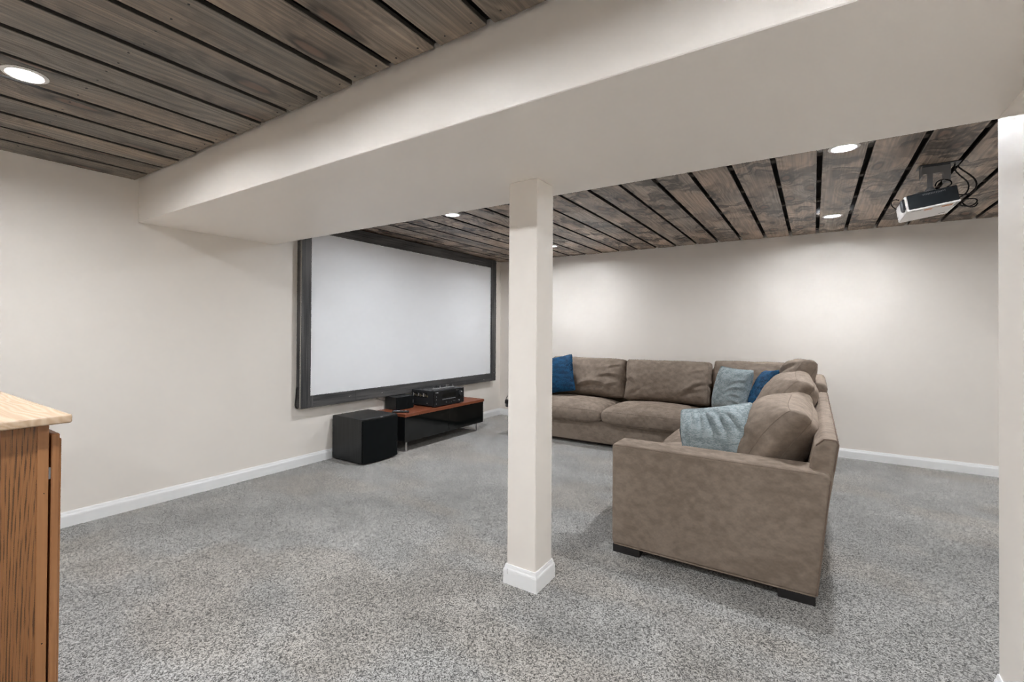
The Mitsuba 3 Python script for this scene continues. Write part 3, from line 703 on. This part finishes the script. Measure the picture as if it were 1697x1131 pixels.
pj('vent_grille', box(0.105, 0.119, -0.165, -0.065, -PC - 0.0007, -PC), 'grey_print', lidp)
# mount
obj('ceiling_plate', chbox(4.475, 4.665, 3.92, 4.03, HC - 0.006, HC - 0.0005, 0.001), 'black_metal', t)
obj('bracket', cat([box(4.487, 4.492, 3.925, 4.02, 2.245, HC - 0.005), box(4.595, 4.625, 3.965, 4.02, 2.205, HC - 0.005), box(4.49, 4.60, 3.965, 3.972, 2.265, HC - 0.006)]), 'steel_grey', t)
obj('neck', cat([box(4.520, 4.544, 3.966, 3.990, 2.165, HC - 0.006), lathe([(0, 2.125), (0.036, 2.125), (0.036, 2.150), (0.024, 2.168), (0.018, 2.178), (0, 2.178)], (4.533, 3.978, 0), n=20)]), 'steel_grey', t, smooth=30)
for d in ((-0.09, -0.11), (0.085, -0.10), (0.0, 0.12)):
    obj('arm', tube([(4.533, 3.978, 2.14), (4.533 + d[0] * 0.6, 3.978 + d[1] * 0.6, 2.142), (4.533 + d[0], 3.99 + d[1], 2.135 + 0.14 * d[0])], 0.007), 'steel_grey', t, smooth=True)
obj('cable', tube(curve([(4.625, 3.93, 2.12), (4.68, 3.92, 2.10), (4.725, 3.95, 2.13), (4.735, 3.98, 2.19), (4.70, 4.0, 2.25), (4.66, 4.0, 2.30)], 40), 0.0042), 'cable_black', t, smooth=True)
obj('cable', tube(curve([(4.63, 3.98, 2.10), (4.70, 4.0, 2.13), (4.71, 4.02, 2.19), (4.67, 4.0, 2.24), (4.648, 3.99, 2.31)], 40), 0.0038), 'cable_black', t, smooth=True)
obj('cable', tube(curve([(4.63, 4.05, 2.09), (4.69, 4.08, 2.07), (4.75, 4.11, 2.07), (4.77, 4.14, 2.11), (4.74, 4.15, 2.12), (4.70, 4.10, 2.09), (4.72, 4.08, 2.06), (4.77, 4.11, 2.08)], 50), 0.0038), 'cable_black', t, smooth=True)
obj('cable', tube(curve([(4.60, 3.92, 2.16), (4.62, 3.95, 2.20), (4.58, 3.98, 2.22), (4.56, 4.0, 2.19)], 24), 0.0035), 'cable_black', t, smooth=True)
obj('cable', tube(curve([(4.41, 4.17, 2.10), (4.37, 4.16, 2.13), (4.365, 4.14, 2.15), (4.40, 4.10, 2.15)], 24), 0.003), 'cable_black', t, smooth=True)

# ------------------------------------------------------------------ oak cabinet at the left
t = thing('bar_cabinet', 'oak cabinet with a pale pine top at the left edge of the room', 'cabinet')
CXP = 1.985
obj('top_board', rbox(0.75, 2.026, -0.30, 0.484, 0.974, 1.0, 0.005), 'pine_top', t, smooth=30, label='pale pine top board')
obj('end_panel', box(CXP - 0.018, CXP - 0.004, -0.26, 0.42, 0.0, 0.974), 'oak_panel', t)
obj('carcass', box(0.80, CXP - 0.018, -0.26, 0.42, 0.08, 0.970), 'oak_panel', t)
obj('stile', chbox(CXP - 0.022, CXP, 0.412, 0.4385, 0.0, 0.974, 0.0015), 'oak_stile', t)
d = obj('door', chbox(1.45, CXP + 0.001, 0.4445, 0.4640, 0.06, 0.940, 0.003), 'oak_stile', t, label='oak door seen edge on')
obj('door', chbox(0.86, 1.445, 0.4445, 0.4640, 0.06, 0.940, 0.003), 'oak_stile', t)
obj('raised_edge', chbox(1.48, CXP - 0.006, 0.4640, 0.4695, 0.075, 0.922, 0.002), 'oak_stile', d)
obj('hinge', box(CXP - 0.012, CXP - 0.005, 0.4385, 0.4445, 0.800, 0.835), 'steel_grey', d)
for z in (0.30, 0.76):
    m = lathe([(0, 0), (0.0017, 0), (0.0017, 0.0008), (0, 0.0008)], (CXP - 0.0003, 0.428, z), 'x', 10); obj('nail', m, 'dark_slot', t)
